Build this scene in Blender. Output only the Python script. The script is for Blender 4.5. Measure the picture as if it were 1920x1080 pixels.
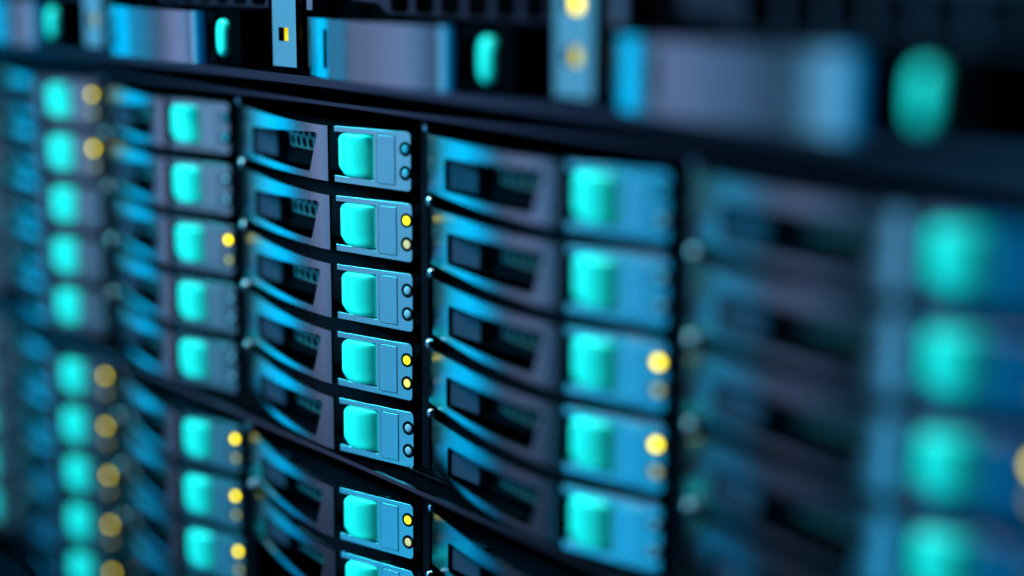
import bpy, bmesh, math, random
from mathutils import Vector

# ------------------------------------------------------------------ camera, world, lights
C = bpy.context.scene.collection
scn = bpy.context.scene
MM = 0.001


def clear():
    for o in list(bpy.data.objects):
        bpy.data.objects.remove(o, do_unlink=True)


clear()
random.seed(4)

cam_d = bpy.data.cameras.new('camera')
cam = bpy.data.objects.new('camera', cam_d)
C.objects.link(cam)
cam.location = (0.42261, -0.27375, 0.05932)
cam.rotation_euler = (1.37315, -0.004608, 0.90728)
cam_d.lens = 58.23
cam_d.sensor_width = 36.0
cam_d.clip_start = 0.01
cam_d.clip_end = 50
cam_d.dof.use_dof = True
cam_d.dof.focus_distance = 0.505
cam_d.dof.aperture_fstop = 2.15
cam_d.dof.aperture_blades = 0
scn.camera = cam

world = bpy.data.worlds.new('World')
scn.world = world
world.use_nodes = True
bg = world.node_tree.nodes['Background']
bg.inputs['Color'].default_value = (0.0, 0.16, 0.6, 1)
bg.inputs['Strength'].default_value = 0.004

scn.view_settings.view_transform = 'Standard'
scn.view_settings.look = 'None'
scn.view_settings.exposure = 0
scn.view_settings.gamma = 1


def area(name, loc, target, size, size_y, power, color, spread=180):
    d = bpy.data.lights.new(name, 'AREA')
    d.shape = 'RECTANGLE'
    d.size = size
    d.size_y = size_y
    d.energy = power
    d.color = color
    d.spread = math.radians(spread)
    o = bpy.data.objects.new(name, d)
    C.objects.link(o)
    o.location = loc
    v = Vector(target) - Vector(loc)
    o.rotation_euler = v.to_track_quat('-Z', 'Y').to_euler()
    return o


# tall unseen light panels, added for the satin metal to mirror one after another
def panel(name, az, dist, width, z0, z1, power, color, aim=(0.0, 0.0, -0.05), spread=180):
    a = math.radians(az)
    loc = (-dist * math.sin(a), -dist * math.cos(a), (z0 + z1) / 2)
    return area(name, loc, aim, width, z1 - z0, power, color, spread)


panel('cyan_panel', 80, 1.30, 0.25, -0.50, 0.6, 3.0, (0.0, 0.54, 1.0))
panel('violet_panel', 57, 1.30, 0.22, -1.00, 0.6, 0.050, (0.40, 0.53, 0.95), (-0.12, 0, -0.12), 36)
panel('slate_panel', 46, 1.30, 0.22, -1.00, 0.6, 0.045, (0.20, 0.52, 1.0), (-0.05, 0, -0.12), 36)
panel('low_cyan_panel', 80, 1.30, 0.25, -1.15, -0.51, 0.8, (0.0, 0.46, 1.0))
panel('lavender_panel', 32, 1.30, 0.14, -0.60, 0.7, 0.026, (0.44, 0.56, 1.0), (-0.20, 0, 0), 24)
panel('pale_blue_panel', 21, 1.30, 0.20, -0.40, 0.7, 1.35, (0.18, 0.60, 1.0))
panel('low_blue_panel', 20, 1.30, 0.44, -1.10, -0.42, 1.25, (0.04, 0.55, 1.0))
panel('blue_panel', 8, 1.30, 0.26, -1.2, 0.6, 2.1, (0.0, 0.50, 1.0))
panel('deep_blue_panel', -9, 1.30, 0.30, -1.2, 0.6, 0.8, (0.0, 0.32, 1.0))
# soft cool lamp overhead, in front of the rack
area('overhead_lamp', (-0.42, -0.70, 0.66), (0.08, 0.0, -0.05), 0.3, 0.3, 24.0, (0.02, 0.80, 0.95))
# small unseen white lamp, added to put glints on the pins and buttons
area('glint_lamp', (-0.15, -0.75, 1.10), (0.05, 0.0, -0.05), 0.08, 0.08, 9.0, (1.0, 0.95, 1.0))


# ------------------------------------------------------------------ materials
def mat(name, col, rough=0.5, metal=0.0, bump=0.0, bscale=1500, spec=0.5, vary=0.0, coat=0.0):
    m = bpy.data.materials.new(name)
    m.use_nodes = True
    nt = m.node_tree
    p = nt.nodes['Principled BSDF']
    p.inputs['Base Color'].default_value = (*col, 1)
    p.inputs['Roughness'].default_value = rough
    p.inputs['Metallic'].default_value = metal
    p.inputs['Specular IOR Level'].default_value = spec
    p.inputs['Coat Weight'].default_value = coat
    p.inputs['Coat Roughness'].default_value = 0.15
    tc = nt.nodes.new('ShaderNodeTexCoord')
    n = nt.nodes.new('ShaderNodeTexNoise')
    n.inputs['Scale'].default_value = bscale
    n.inputs['Detail'].default_value = 3
    nt.links.new(tc.outputs['Object'], n.inputs['Vector'])
    if bump:
        b = nt.nodes.new('ShaderNodeBump')
        b.inputs['Strength'].default_value = bump
        b.inputs['Distance'].default_value = 0.0002
        nt.links.new(n.outputs['Fac'], b.inputs['Height'])
        nt.links.new(b.outputs['Normal'], p.inputs['Normal'])
    g = None
    if metal == 1.0:
        # satin metal: a glossy lobe with short tails
        g = nt.nodes.new('ShaderNodeBsdfAnisotropic')
        g.distribution = 'BECKMANN'
        g.inputs['Color'].default_value = (*col, 1)
        g.inputs['Roughness'].default_value = rough
        if bump:
            nt.links.new(b.outputs['Normal'], g.inputs['Normal'])
        nt.links.new(g.outputs['BSDF'], nt.nodes['Material Output'].inputs['Surface'])
    if vary:
        mp = nt.nodes.new('ShaderNodeMapRange')
        mp.inputs['From Min'].default_value = 0.3
        mp.inputs['From Max'].default_value = 0.7
        mp.inputs['To Min'].default_value = 1 - vary
        mp.inputs['To Max'].default_value = 1 + vary
        nt.links.new(n.outputs['Fac'], mp.inputs['Value'])
        mx = nt.nodes.new('ShaderNodeVectorMath')
        mx.operation = 'SCALE'
        mx.inputs[0].default_value = col
        nt.links.new(mp.outputs['Result'], mx.inputs['Scale'])
        nt.links.new(mx.outputs['Vector'], g.inputs['Color'] if g else p.inputs['Base Color'])
    return m


def glow(name, col, strength, base=(0.2, 0.16, 0.01)):
    m = bpy.data.materials.new(name)
    m.use_nodes = True
    p = m.node_tree.nodes['Principled BSDF']
    p.inputs['Base Color'].default_value = (*base, 1)
    p.inputs['Roughness'].default_value = 0.35
    p.inputs['Emission Color'].default_value = (*col, 1)
    p.inputs['Emission Strength'].default_value = strength
    return m


M = {}
M['silver'] = mat('silver_paint', (0.48, 0.49, 0.52), 0.26, 1.0, 0.2, 1800, 0.5, 0.05)
M['plate'] = mat('plate_paint', (0.54, 0.54, 0.56), 0.28, 1.0, 0.2, 2200, 0.4, 0.06)
M['tag'] = mat('tag_plastic', (0.56, 0.57, 0.60), 0.31, 1.0, 0.25, 2600, 0.4, 0.08)
M['tab'] = mat('tab_plastic', (0.036, 0.034, 0.065), 0.5, 0.0, 0.3, 2200, 0.3, 0.12)
M['teal'] = mat('teal_plastic', (0.03, 0.97, 0.76), 0.28, 0.0, 0.05, 900, 0.5, 0.0, 0.4)
M['black'] = mat('black_metal', (0.003, 0.003, 0.006), 0.4, 0.0, 0.1, 900, 0.06)
M['matblack'] = mat('matt_black', (0.0015, 0.0018, 0.003), 0.9, 0.0, 0.0, 900, 0.0)
M['lip'] = mat('dark_steel', (0.30, 0.29, 0.33), 0.3, 1.0, 0.1, 900)
M['shelf'] = mat('dark_shelf_steel', (0.09, 0.11, 0.14), 0.3, 1.0, 0.1, 900)
M['grille'] = mat('grille_steel', (0.11, 0.11, 0.13), 0.35, 1.0, 0.2, 1500)
M['mesh'] = mat('mesh_steel', (0.12, 0.115, 0.12), 0.40, 0.35, 0.1, 900)
M['groove'] = mat('groove_shadow_gap', (0.03, 0.05, 0.07), 0.6)
M['ring'] = mat('black_bezel_and_edge_shade', (0.002, 0.002, 0.003), 0.7, spec=0.05)
M['lens'] = mat('unlit_lens', (0.42, 0.44, 0.58), 0.35)
M['strip'] = mat('strip_paint', (0.24, 0.24, 0.34), 0.5, 0.3, 0.2, 2200, 0.4, 0.05)
M['pin'] = mat('polished_pin', (1.0, 0.68, 0.76), 0.32, 1.0)
M['led_hi'] = glow('amber_led_bright', (1.0, 0.78, 0.0), 2.2)
M['core_hi'] = glow('amber_led_core_bright', (1.0, 0.80, 0.0), 6.5)
M['led_lo'] = glow('amber_led_dim', (1.0, 0.72, 0.05), 0.8)
M['core_lo'] = glow('amber_led_core_dim', (1.0, 0.78, 0.04), 5.5)
M['led_warm'] = glow('warm_led', (1.0, 0.72, 0.1), 0.9, (0.4, 0.35, 0.1))
M['led_pale'] = glow('pale_led', (1.0, 0.78, 0.25), 0.5, (0.40, 0.34, 0.20))
M['amber'] = glow('amber_guide', (1.0, 0.72, 0.0), 0.9)
M['amber_hi'] = glow('amber_guide_bright', (1.0, 0.74, 0.0), 4.0)


# ------------------------------------------------------------------ helpers
def obj(name, bm, m, parent=None, smooth=True, bevel=0.0, solid=0.0, seg=2, rim=None, front=False):
    me = bpy.data.meshes.new(name)
    bmesh.ops.remove_doubles(bm, verts=bm.verts, dist=1e-7)
    bmesh.ops.recalc_face_normals(bm, faces=bm.faces)
    if front:
        # thicken the sheet straight back; walls and back coloured black to stand for shade
        sheet = list(bm.faces)
        for f in sheet:
            f.normal_update()
            if f.normal.y > 0:
                f.normal_flip()
        vb = {v: bm.verts.new((v.co.x, v.co.y + solid * MM, v.co.z)) for v in list(bm.verts)}
        rims = [(l.vert, l.link_loop_next.vert) for f in sheet for l in f.loops if len(l.edge.link_faces) == 1]
        for f in sheet:
            nf = bm.faces.new([vb[v] for v in f.verts][::-1])
            nf.material_index = 1
        for a, b in rims:
            nf = bm.faces.new((b, a, vb[a], vb[b]))
            nf.material_index = 1
    bm.to_mesh(me)
    bm.free()
    me.materials.append(m)
    o = bpy.data.objects.new(name, me)
    C.objects.link(o)
    if parent:
        o.parent = parent
    if smooth:
        for p in me.polygons:
            p.use_smooth = True
        me.set_sharp_from_angle(angle=math.radians(35))
    if front:
        me.materials.append(rim)
    elif solid:
        s = o.modifiers.new('solid', 'SOLIDIFY')
        s.thickness = solid * MM
        s.offset = -1
        if rim:
            me.materials.append(rim)
            s.material_offset_rim = 1
            s.material_offset = 1
    if bevel:
        b = o.modifiers.new('bevel', 'BEVEL')
        b.width = bevel * MM
        b.segments = seg
        b.limit_method = 'ANGLE'
        b.angle_limit = math.radians(40)
        b.harden_normals = True
    return o


def V(bm, x, y, z):
    return bm.verts.new((x * MM, y * MM, z * MM))


def box(bm, x0, x1, y0, y1, z0, z1):
    v = [V(bm, x, y, z) for x in (x0, x1) for y in (y0, y1) for z in (z0, z1)]
    for f in ((0, 1, 3, 2), (4, 6, 7, 5), (0, 4, 5, 1), (2, 3, 7, 6), (0, 2, 6, 4), (1, 5, 7, 3)):
        bm.faces.new([v[i] for i in f])


def extrude_poly(bm, pts, fn, depth):
    """pts: (s,z) outline, fn(s,z,d)->xyz ; front at d=0, back at d=depth"""
    a = [V(bm, *fn(s, z, 0)) for s, z in pts]
    b = [V(bm, *fn(s, z, depth)) for s, z in pts]
    bm.faces.new(a)
    bm.faces.new(b[::-1])
    n = len(pts)
    for i in range(n):
        j = (i + 1) % n
        bm.faces.new((a[i], b[i], b[j], a[j]))


def rrect(x0, x1, z0, z1, r, n=5, corners=(1, 1, 1, 1)):
    out = []
    for k, (cx, cz, a0) in enumerate(((x1 - r, z1 - r, 0), (x0 + r, z1 - r, 90), (x0 + r, z0 + r, 180), (x1 - r, z0 + r, 270))):
        if corners[k]:
            for i in range(n + 1):
                a = math.radians(a0 + 90 * i / n)
                out.append((cx + r * math.cos(a), cz + r * math.sin(a)))
        else:
            out.append(((x1, z1), (x0, z1), (x0, z0), (x1, z0))[k])
    return out


def circ(cx, cz, r, n=24):
    return [(cx + r * math.cos(2 * math.pi * i / n), cz + r * math.sin(2 * math.pi * i / n)) for i in range(n)]


def spline(pts, x):
    """monotone-ish catmull through (x,y) points"""
    if x <= pts[0][0]:
        return pts[0][1]
    if x >= pts[-1][0]:
        return pts[-1][1]
    for i in range(len(pts) - 1):
        if pts[i][0] <= x <= pts[i + 1][0]:
            x1, y1 = pts[i]
            x2, y2 = pts[i + 1]
            x0, y0 = pts[i - 1] if i else (2 * x1 - x2, 2 * y1 - y2)
            x3, y3 = pts[i + 2] if i + 2 < len(pts) else (2 * x2 - x1, 2 * y2 - y1)
            h = x2 - x1
            m1 = (y2 - y0) / (x2 - x0)
            m2 = (y3 - y1) / (x3 - x1)
            t = (x - x1) / h
            return ((2 * t**3 - 3 * t**2 + 1) * y1 + (t**3 - 2 * t**2 + t) * h * m1
                    + (-2 * t**3 + 3 * t**2) * y2 + (t**3 - t**2) * h * m2)


def perforated(bm, cells, fn, depth, n=16):
    """cells: list of (u0,u1,v0,v1,hole_w,hole_h,power). Front and back sheets with hole walls"""
    for (u0, u1, v0, v1, hw, hh, pw) in cells:
        cu, cv = (u0 + u1) / 2, (v0 + v1) / 2
        outer, inner = [], []
        for i in range(n):
            a = 2 * math.pi * (i + 0.5) / n
            c, s = math.cos(a), math.sin(a)
            k = min((u1 - u0) / 2 / abs(c) if c else 1e9, (v1 - v0) / 2 / abs(s) if s else 1e9)
            outer.append((cu + c * k, cv + s * k))
            e = 2.0 / pw
            inner.append((cu + hw / 2 * math.copysign(abs(c)**e, c), cv + hh / 2 * math.copysign(abs(s)**e, s)))
        corners = [(u1, v1), (u0, v1), (u0, v0), (u1, v0)]
        of = [V(bm, *fn(u, v, 0)) for u, v in outer]
        inf = [V(bm, *fn(u, v, 0)) for u, v in inner]
        inb = [V(bm, *fn(u, v, depth)) for u, v in inner]
        for i in range(n):
            j = (i + 1) % n
            bm.faces.new((of[i], of[j], inf[j], inf[i]))
            bm.faces.new((inf[i], inf[j], inb[j], inb[i]))
            a, b = outer[i], outer[j]
            if abs(a[0] - b[0]) > 1e-6 and abs(a[1] - b[1]) > 1e-6:
                k = min(corners, key=lambda p: abs(p[0] - a[0]) + abs(p[1] - a[1]) + abs(p[0] - b[0]) + abs(p[1] - b[1]))
                cvv = V(bm, *fn(k[0], k[1], 0))
                bm.faces.new((of[j], of[i], cvv))


def empty(name, loc, label, cat, group=None):
    o = bpy.data.objects.new(name, None)
    o.empty_display_size = 0.01
    C.objects.link(o)
    o.location = loc
    o['label'] = label
    o['category'] = cat
    if group:
        o['group'] = group
    return o


def copy_tree(o, parent=None):
    c = o.copy()
    C.objects.link(c)
    if parent:
        c.parent = parent
    for ch in [x for x in bpy.data.objects if x.parent == o]:
        copy_tree(ch, c)
    return c


# ------------------------------------------------------------------ layout numbers (mm)
W, P, G = 109.7, 21.216, 8.07
PROFILE = [(-80, 2.7), (-74, 1.2), (-68, -0.3), (-58, -2.7), (-48, -5.0), (-38, -6.9), (-28, -8.3),
           (-18, -9.1), (-10, -9.2), (-6.2, -8.9)]
prof = lambda x: spline(PROFILE, x)
AX, AY, BX, BY = -4.4, -7.7, 23.6, 0.9
PL = math.hypot(BX - AX, BY - AY)
TX, TY = (BX - AX) / PL, (BY - AY) / PL


def plate(s, z, d):
    """s along the face plate, d into the drive"""
    return (AX + TX * s - TY * d, AY + TY * s + TX * d, z)


def rowz(r):
    return -r * P - (G if r >= 5 else 0)


# ------------------------------------------------------------------ enclosures (the large structure)
XL, XR = -420, 420


def enclosure(label, ztop, zbot, top_lip, bot_lip, cols):
    t = empty('drive_enclosure', (0, 0, zbot * MM), label, 'disk enclosure', 'disk enclosures in the rack')
    o_ = -zbot
    bm = bmesh.new()
    box(bm, XL, XR, 56, 60, zbot + o_, ztop + o_)
    obj('back_panel', bm, M['matblack'], t)
    for k in cols:
        x = (k - 2) * W + 27.8
        bm = bmesh.new()
        box(bm, x - 1.9, x + 1.9, 2.6, 55, zbot + 1.2 + o_, ztop - 1.2 + o_)
        obj('divider', bm, M['black'], t, bevel=0.3)
    for nm, z, lp in (('top_lid', ztop, top_lip), ('bottom_lid', zbot, bot_lip)):
        if not lp:
            continue
        y, r = lp
        bm = bmesh.new()
        box(bm, XL, XR, y, y + 2.2, z - r + o_, z + r + o_)
        lid = obj(nm, bm, M['shelf' if nm == 'top_lid' and ztop > 0 else 'lip'], t)
        bm = bmesh.new()
        box(bm, XL, XR, y + 1.6, 70, z - r * 0.8 + o_, z + r * 1.5 + o_)
        obj('lid_sheet', bm, M['matblack'], lid)
    return t


enclosure('dark enclosure holding the upper five rows of drives under the steel shelf', 14.6, -94.0, (-3.5, 0.6), (0.5, 0.4), range(-1, 6))
enclosure('dark enclosure holding the lower rows of drives, below the violet steel edge', -96.6, -232.0, (-6.0, 0.65), (-1.0, 0.6), range(-1, 6))

# ------------------------------------------------------------------ the prototype drive
DZ = {}


def make_drive():
    t = empty('disk_drive', (0, 0, 0), 'drive', 'disk drive', 'silver disk drives with teal buttons')
    # body
    bm = bmesh.new()
    box(bm, -75, 23, 4.2, 54, -7.6, 7.6)
    obj('drive_body', bm, M['black'], t, smooth=False)
    # bowed handle with a window
    H = 8.45
    xs = [-80, -78, -76, -74, -72, -70, -68, -67.1, -66.6, -66.4, -65.8, -64.5]
    x = -62.5
    while x < -17.7:
        xs.append(x)
        x += 1.75
    xs += [-17, -16.2, -15.4, -14.6, -13.8, -13.0, -12.4, -12.0, -11.7, -11.5, -10, -8, -6.2]

    def win(x):
        if x < -66.5 or x > -11.6:
            return None
        top = 2.8 + (x + 66.5) / 55 * 3.3
        bot = -6.4
        if x < -65.5:
            top -= 0.5 * (-65.5 - x)
            bot += 0.5 * (-65.5 - x)
        if x > -16.4:
            bot = -6.4 + (x + 16.4) / 4.0 * 10
            if x > -12.6:
                top -= (x + 12.6) * 1.1
        if bot > top - 0.05:
            bot = top - 0.05
        return bot, top
    bm = bmesh.new()
    prev = None
    mid = -1.0
    for x in xs:
        w = win(x)
        b, tt = w if w else (mid if x < -30 else 3.6, mid if x < -30 else 3.6)
        col = [V(bm, x, prof(x), z) for z in (-H, b, tt, H)]
        cur = (col, w)
        if prev:
            p, pw = prev
            bm.faces.new((p[0], col[0], col[1], p[1]))
            bm.faces.new((p[2], col[2], col[3], p[3]))
            if not (w and pw) and not (w or pw) is None:
                pass
        prev = cur
    # closed part left and right of the window is formed by merged middle vertices; a front-to-left jamb closes by merging
    obj('handle', bm, M['silver'], t, solid=0.9, rim=M['ring'], front=True)
    # finger tab inside the window
    bm = bmesh.new()
    box(bm, -68, -52.5, 0.6, 4.0, -5.9, 4.4)
    obj('grip_tab', bm, M['tab'], t, bevel=0.3)
    # perforated screen behind the window
    bm = bmesh.new()
    cells = []
    pw_, ph_ = 4.3, 3.9
    for j in range(2):
        z1 = 7.2 - j * ph_
        n = 6
        off = -38.5 + (pw_ / 2 if j % 2 else 0)
        for i in range(n):
            cells.append((off + i * pw_, off + (i + 1) * pw_, z1 - ph_, z1, 3.1, 3.3, 2.4))

    def scr(u, v, d):
        return (u, prof(u) + 2.6 + d + (7.4 - v) * 0.12, v)
    perforated(bm, cells, scr, 0.8)
    obj('vent_screen', bm, M['mesh'], t)
    # face plate: C shape, open to the left around the button
    bm = bmesh.new()
    r = 1.3
    pts = []
    zt0, zt1, zb0, zb1 = 8.5, 8.4, -8.5, -9.1
    for i in range(6):
        a = math.radians(90 - 90 * i / 5)
        pts.append((PL - r + r * math.cos(a), zt1 - r + r * math.sin(a)))
    for i in range(6):
        a = math.radians(0 - 90 * i / 5)
        pts.append((PL - r + r * math.cos(a), zb1 + r + r * math.sin(a)))
    pts += [(0, zb0), (0, -6.5), (15.4, -6.9), (15.4, 6.8), (0, 6.8), (0, zt0)]
    extrude_poly(bm, pts, plate, 1.3)
    obj('faceplate', bm, M['plate'], t, bevel=0.07)
    # side wall behind the plate so that the well has depth
    # release button: barrel shaped
    bm = bmesh.new()
    nu, nv = 22, 18
    grid = []
    for j in range(nv + 1):
        q = j / nv * 2 - 1
        z = 6.55 * (math.copysign(abs(q)**0.75, q)) if abs(q) > 1e-9 else 0
        xl = 3.2 + 0.85 * max(0, -z - 3.2) + 0.4 * max(0, z - 5.0)
        rowv = []
        for i in range(nu + 1):
            u = i / nu
            uu = 0.5 - 0.5 * math.cos(math.pi * u)
            s = xl + (15.0 - xl) * uu
            h = 4.1 * max(0.0, 1 - abs((uu - 0.36) / 0.66)**2.0)**0.62 if uu < 1 else 0
            g = max(0.0, 1 - abs(z / 6.6)**16)**0.5
            rowv.append(V(bm, *plate(s, z, 1.6 - h * (0.25 + 0.75 * g))))
        grid.append(rowv)
    for j in range(nv):
        for i in range(nu):
            bm.faces.new((grid[j][i], grid[j][i + 1], grid[j + 1][i + 1], grid[j + 1][i]))
    # skirt
    rim = [grid[0][i] for i in range(nu + 1)] + [grid[j][nu] for j in range(1, nv + 1)] + \
          [grid[nv][i] for i in range(nu - 1, -1, -1)] + [grid[j][0] for j in range(nv - 1, 0, -1)]
    back = [bm.verts.new((v.co.x - TY * 5 * MM, v.co.y + TX * 5 * MM, v.co.z)) for v in rim]
    for i in range(len(rim)):
        j = (i + 1) % len(rim)
        bm.faces.new((rim[i], back[i], back[j], rim[j]))
    obj('release_button', bm, M['teal'], t)
    # label tag; the dark sheet under it paints the shade of a groove
    bm = bmesh.new()
    extrude_poly(bm, rrect(16.7, 23.5, -7.5, 7.0, 0.9, 5, (0, 1, 1, 0)), lambda s, z, d: plate(s, z, d - 0.22), 0.2)
    tg = obj('label_tag', bm, M['tag'], t, bevel=0.08)
    bm = bmesh.new()
    extrude_poly(bm, rrect(16.45, 23.65, -7.75, 7.25, 1.1, 5, (0, 1, 1, 0)), lambda s, z, d: plate(s, z, d - 0.06), 0.05)
    obj('tag_groove_shade', bm, M['groove'], tg)
    # two status lights
    for z in (3.35, -3.8):
        bm = bmesh.new()
        n = 28
        s0 = 27.35
        prof_ring = [(1.35, 0.3), (1.35, -0.18), (1.6, -0.3), (1.95, -0.3), (2.2, -0.12), (2.2, 0.3)]
        rings = []
        for i in range(n):
            a = 2 * math.pi * i / n
            rings.append([V(bm, *plate(s0 + rr * math.cos(a), z + rr * math.sin(a), dd)) for rr, dd in prof_ring])
        for i in range(n):
            j = (i + 1) % n
            for k in range(len(prof_ring) - 1):
                bm.faces.new((rings[i][k], rings[j][k], rings[j][k + 1], rings[i][k + 1]))
        ring = obj('status_light', bm, M['ring'], t)
        bm = bmesh.new()
        lens_mesh(bm, s0, z, 1.34)
        obj('light_lens', bm, M['lens'], ring)
    # hinge pin at the top left corner
    bm = bmesh.new()
    bmesh.ops.create_uvsphere(bm, u_segments=16, v_segments=10, radius=1.25 * MM)
    for v in bm.verts:
        v.co.z *= 1.25
        v.co += Vector((-76.2, 0.4, 10.6)) * MM
    obj('hinge_pin', bm, M['pin'], t)
    return t


def lens_mesh(bm, s0, z, R, lift=0.35, n=24):
    levels = [(1.0, -0.05), (0.85, -0.05 - lift * 0.5), (0.55, -0.05 - lift * 0.85), (0.2, -0.05 - lift)]
    rs = []
    for k, d in levels:
        rs.append([V(bm, *plate(s0 + R * k * math.cos(2 * math.pi * i / n), z + R * k * math.sin(2 * math.pi * i / n), d)) for i in range(n)])
    for a, b in zip(rs, rs[1:]):
        for i in range(n):
            j = (i + 1) % n
            bm.faces.new((a[i], a[j], b[j], b[i]))
    bm.faces.new(rs[-1])


def lens_obj(kind, z):
    """meshes for lit lenses, shared by all drives"""
    bm = bmesh.new()
    lens_mesh(bm, 27.35, z, 1.9 if kind != 'pale' else 1.34, 0.12)
    return bm


drive0 = make_drive()
LIT = {}
for kind, (lm, cm) in {'hi': ('led_hi', 'core_hi'), 'lo': ('led_lo', 'core_lo')}.items():
    bm = lens_obj(kind, 3.35)
    me = bpy.data.meshes.new('light_lens_lit')
    bm.to_mesh(me)
    bm.free()
    me.materials.append(M[lm])
    me.materials.append(M[cm])
    zc = Vector(plate(27.35, 3.35, -0.4)) * MM
    for p in me.polygons:
        p.use_smooth = True
        if (p.center - zc).length < 0.75 * MM:
            p.material_index = 1
    LIT[kind] = me
bm = lens_obj('pale', -3.8)
me = bpy.data.meshes.new('light_lens_pale')
bm.to_mesh(me)
bm.free()
me.materials.append(M['led_pale'])
for p in me.polygons:
    p.use_smooth = True
LIT['pale'] = me
LIT['warm'] = me.copy()
LIT['warm'].materials[0] = M['led_warm']

COLN = {-1: 'column cut by the left picture edge', 0: 'leftmost full column', 1: 'second full column from the left',
        2: 'sharply focused middle column', 3: 'column right of the sharp one', 4: 'nearest column at the far right'}
ROWN = ['topmost', 'second', 'third', 'fourth', 'fifth']
LITMAP = {(0, 0): 'lo', (0, 1): 'hi', (0, 5): 'lo', (0, 6): 'lo', (0, 7): 'lo', (0, 8): 'lo', (0, 9): 'lo',
          (1, 2): 'hi', (1, 5): 'hi', (1, 6): 'hi', (1, 7): 'hi',
          (2, 1): 'hi', (2, 3): 'hi', (2, 5): 'hi', (3, 2): 'hi', (3, 3): 'hi', (4, 2): 'hi'}
NROW = {-1: 10, 0: 10, 1: 9, 2: 7, 3: 7, 4: 5}
# the racks sit a millimetre or two out of line with each other
OFFZ = {-1: (1.8, 0.8), 0: (1.6, 1.0), 1: (0.9, 0.2), 2: (0.3, 0.3), 3: (0.2, 0.2), 4: (0.8, 0.8)}
first = True
for c in range(-1, 5):
    for r in range(NROW[c]):
        o = drive0 if first else copy_tree(drive0)
        # every drive sits a hair differently in its slot
        o.location = (((c - 2) * W + random.uniform(-0.15, 0.15)) * MM, random.uniform(-0.3, 0.3) * MM,
                      (rowz(r) + OFFZ[c][r >= 5] + random.uniform(-0.1, 0.1)) * MM)
        o.rotation_euler = (0, math.radians(random.uniform(-0.15, 0.15)), math.radians(random.uniform(-0.35, 0.35)))
        lit = LITMAP.get((c, r))
        bank = 'upper' if r < 5 else 'lower'
        rn = ROWN[r] if r < 5 else ROWN[r - 5]
        o['label'] = f"{'amber-lit' if lit else 'unlit'} silver drive, {rn} in {bank} bank, {COLN[c]}"
        o['_cr'] = (c, r)
        first = False
bpy.context.view_layer.update()
for o in [x for x in bpy.data.objects if '_cr' in x.keys()]:
    c, r = o['_cr']
    lit = LITMAP.get((c, r))
    del o['_cr']
    if not lit:
        continue
    lights = [x for x in bpy.data.objects if x.parent == o and x.name.startswith('status_light')]
    for sl in lights:
        up = sum(v.co.z for v in sl.data.vertices) > 0
        for ln in [x for x in bpy.data.objects if x.parent == sl]:
            ln.data = LIT[lit] if up else LIT['warm' if (c, r) == (2, 3) else 'pale']

# ------------------------------------------------------------------ shelf and server modules above
t = empty('equipment_shelf', (0, 0, 19 * MM), 'long dark steel shelf carrying the servers above the drive rows', 'shelf')
bm = bmesh.new()
box(bm, XL, XR, -13.0, -7.0, 1.9, 4.6)
obj('shelf_edge', bm, M['shelf'], t)
bm = bmesh.new()
box(bm, XL, XR, -8.0, 120, -1.6, 4.9)
obj('shelf_plate', bm, M['matblack'], t)

HP = [(-17, -9.2), (-8, -14.0), (0, -16.6), (5, -17.8), (10, -18.7), (14, -19.1), (25, -20.1), (50, -20.9), (65, -20.0), (70, -18.6), (72.5, -16.5)]
hp = lambda x: spline(HP, x)


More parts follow.
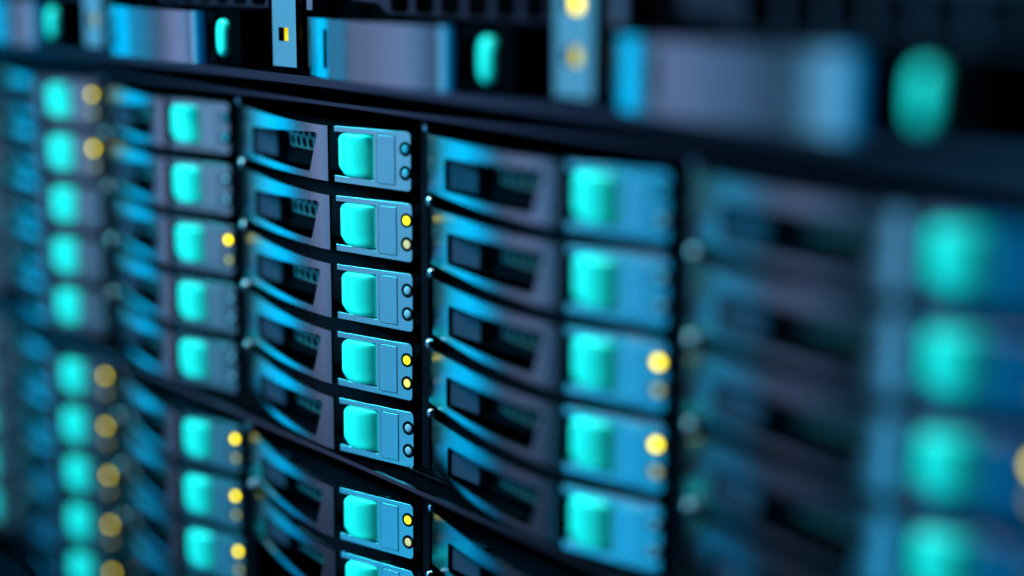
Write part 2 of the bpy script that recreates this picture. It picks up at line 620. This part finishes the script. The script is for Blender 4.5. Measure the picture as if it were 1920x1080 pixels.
def make_module():
    t = empty('server_module', (0, 0, 24 * MM), 'm', 'server', 'servers on the shelf')
    Z = 24.0

    def bar(bm, x0, x1, y0, y1, z0, z1):
        box(bm, x0, x1, y0, y1, z0 - Z, z1 - Z)
    bm = bmesh.new()
    bar(bm, -20, 101, 4, 110, 24.2, 110)
    obj('server_case', bm, M['matblack'], t)
    # light strip with two square openings
    bm = bmesh.new()
    x0, x1 = -36.2, -22.0
    zs = [25.4, 33.2, 37.4, 46.2, 50.4, 62, 70]
    hx0, hx1 = -32.6, -26.6
    for i in range(len(zs) - 1):
        cellz = (zs[i], zs[i + 1])
        hole = i in (1, 3)
        for a, b in ((x0, hx0), (hx0, hx1), (hx1, x1)):
            if hole and a == hx0:
                continue
            f = [V(bm, a, -10, cellz[0] - Z), V(bm, b, -10, cellz[0] - Z), V(bm, b, -10, cellz[1] - Z), V(bm, a, -10, cellz[1] - Z)]
            bm.faces.new(f)
    strip = obj('light_strip', bm, M['strip'], t, solid=1.4, rim=M['ring'], front=True)
    for i, (za, zb) in enumerate(((33.2, 37.4), (46.2, 50.4))):
        bm = bmesh.new()
        bar(bm, -31.6, -28.0, -8.5, -7.2, za - 0.3, zb + 0.3)
        obj('light_guide', bm, M['amber_hi' if i else 'amber'], strip)
    bm = bmesh.new()
    bar(bm, -35, -23, -7.0, 60, 25, 72)
    obj('strip_housing', bm, M['black'], t)
    # bowed cover handle
    xs = [-17 + i * (89.5 / 60) for i in range(61)]
    bm = bmesh.new()
    prev = None
    for x in xs:
        slot = 6.0 <= x <= 9.9
        zb, zt = 24.4 - Z, 41.4 - Z
        if x < -12:
            zt -= 0.2
        col = [V(bm, x, hp(x), z) for z in (zb, zb + 2.8, zt - 3.0, zt)]
        if prev:
            for k in range(3):
                if k == 1 and slot and pslot:
                    continue
                bm.faces.new((prev[k], col[k], col[k + 1], prev[k + 1]))
        prev, pslot = col, slot
    obj('cover_handle', bm, M['silver'], t, solid=1.2, rim=M['ring'], front=True)
    bm = bmesh.new()
    bar(bm, 68, 74, -14, 3, 25, 40.5)
    obj('handle_bracket', bm, M['black'], t)
    # pill shaped release button
    bm = bmesh.new()
    nu, nv = 16, 20
    grid = []
    zc, hz, xc, hx = 33.2 - Z, 6.0, 81.5, 3.1
    for j in range(nv + 1):
        a = math.pi * j / nv
        z = zc - hz * math.cos(a)
        rr = 3.0
        e = hz - abs(z - zc)
        wx = hx if e > rr else hx - rr + math.sqrt(max(0, rr * rr - (rr - e)**2))
        rowv = []
        for i in range(nu + 1):
            b = math.pi * i / nu
            x = xc - wx * math.cos(b)
            rowv.append(V(bm, x, -14 - 2.8 * math.sin(b)**0.7 * (max(0.0, math.sin(a)) ** 0.35), z))
        grid.append(rowv)
    for j in range(nv):
        for i in range(nu):
            bm.faces.new((grid[j][i], grid[j][i + 1], grid[j + 1][i + 1], grid[j + 1][i]))
    obj('release_button', bm, M['teal'], t)
    bm = bmesh.new()
    bar(bm, 77, 91, -13.8, 4, 25.2, 42)
    obj('button_block', bm, M['matblack'], t)
    # perforated grille above the handle
    bm = bmesh.new()
    cells = []
    for j in range(3):
        for i in range(6):
            cells.append((24 + i * 12.2, 24 + (i + 1) * 12.2, 43 - Z + j * 12.5, 43 - Z + (j + 1) * 12.5, 9.9, 11.4, 5))
    perforated(bm, cells, lambda u, v, d: (u, -7 + d, v), 1.2)
    v = [V(bm, a, -7, b - Z) for a, b in ((5, 46.5), (19, 46.0), (24, 43.0), (24, 80.5), (5, 80.5))]
    bm.faces.new(v)
    obj('vent_grille', bm, M['grille'], t)
    # small hex standoff
    bm = bmesh.new()
    a = [V(bm, -11 + 3.2 * math.cos(math.pi / 3 * i), -9 + 3.2 * math.sin(math.pi / 3 * i), 43.2 - Z) for i in range(6)]
    b = [V(bm, -11 + 3.2 * math.cos(math.pi / 3 * i), -9 + 3.2 * math.sin(math.pi / 3 * i), 60 - Z) for i in range(6)]
    bm.faces.new(a)
    bm.faces.new(b[::-1])
    for i in range(6):
        bm.faces.new((a[i], a[(i + 1) % 6], b[(i + 1) % 6], b[i]))
    obj('standoff', bm, M['plate'], t, bevel=0.2)
    return t


mod0 = make_module()
MOD = [(0, 'server with crisp light strip and bowed handle above the sharp drive column'),
       (-141, 'server second from the left on the shelf, pinkish bowed handle'),
       (-278, 'leftmost server on the shelf, handle cut by the picture edge'),
       (139, 'nearest server at upper right, blurred blue handle and wide light strip')]
for i, (dx, lb) in enumerate(MOD):
    o = mod0 if i == 0 else copy_tree(mod0)
    o.location.x = dx * MM
    o['label'] = lb
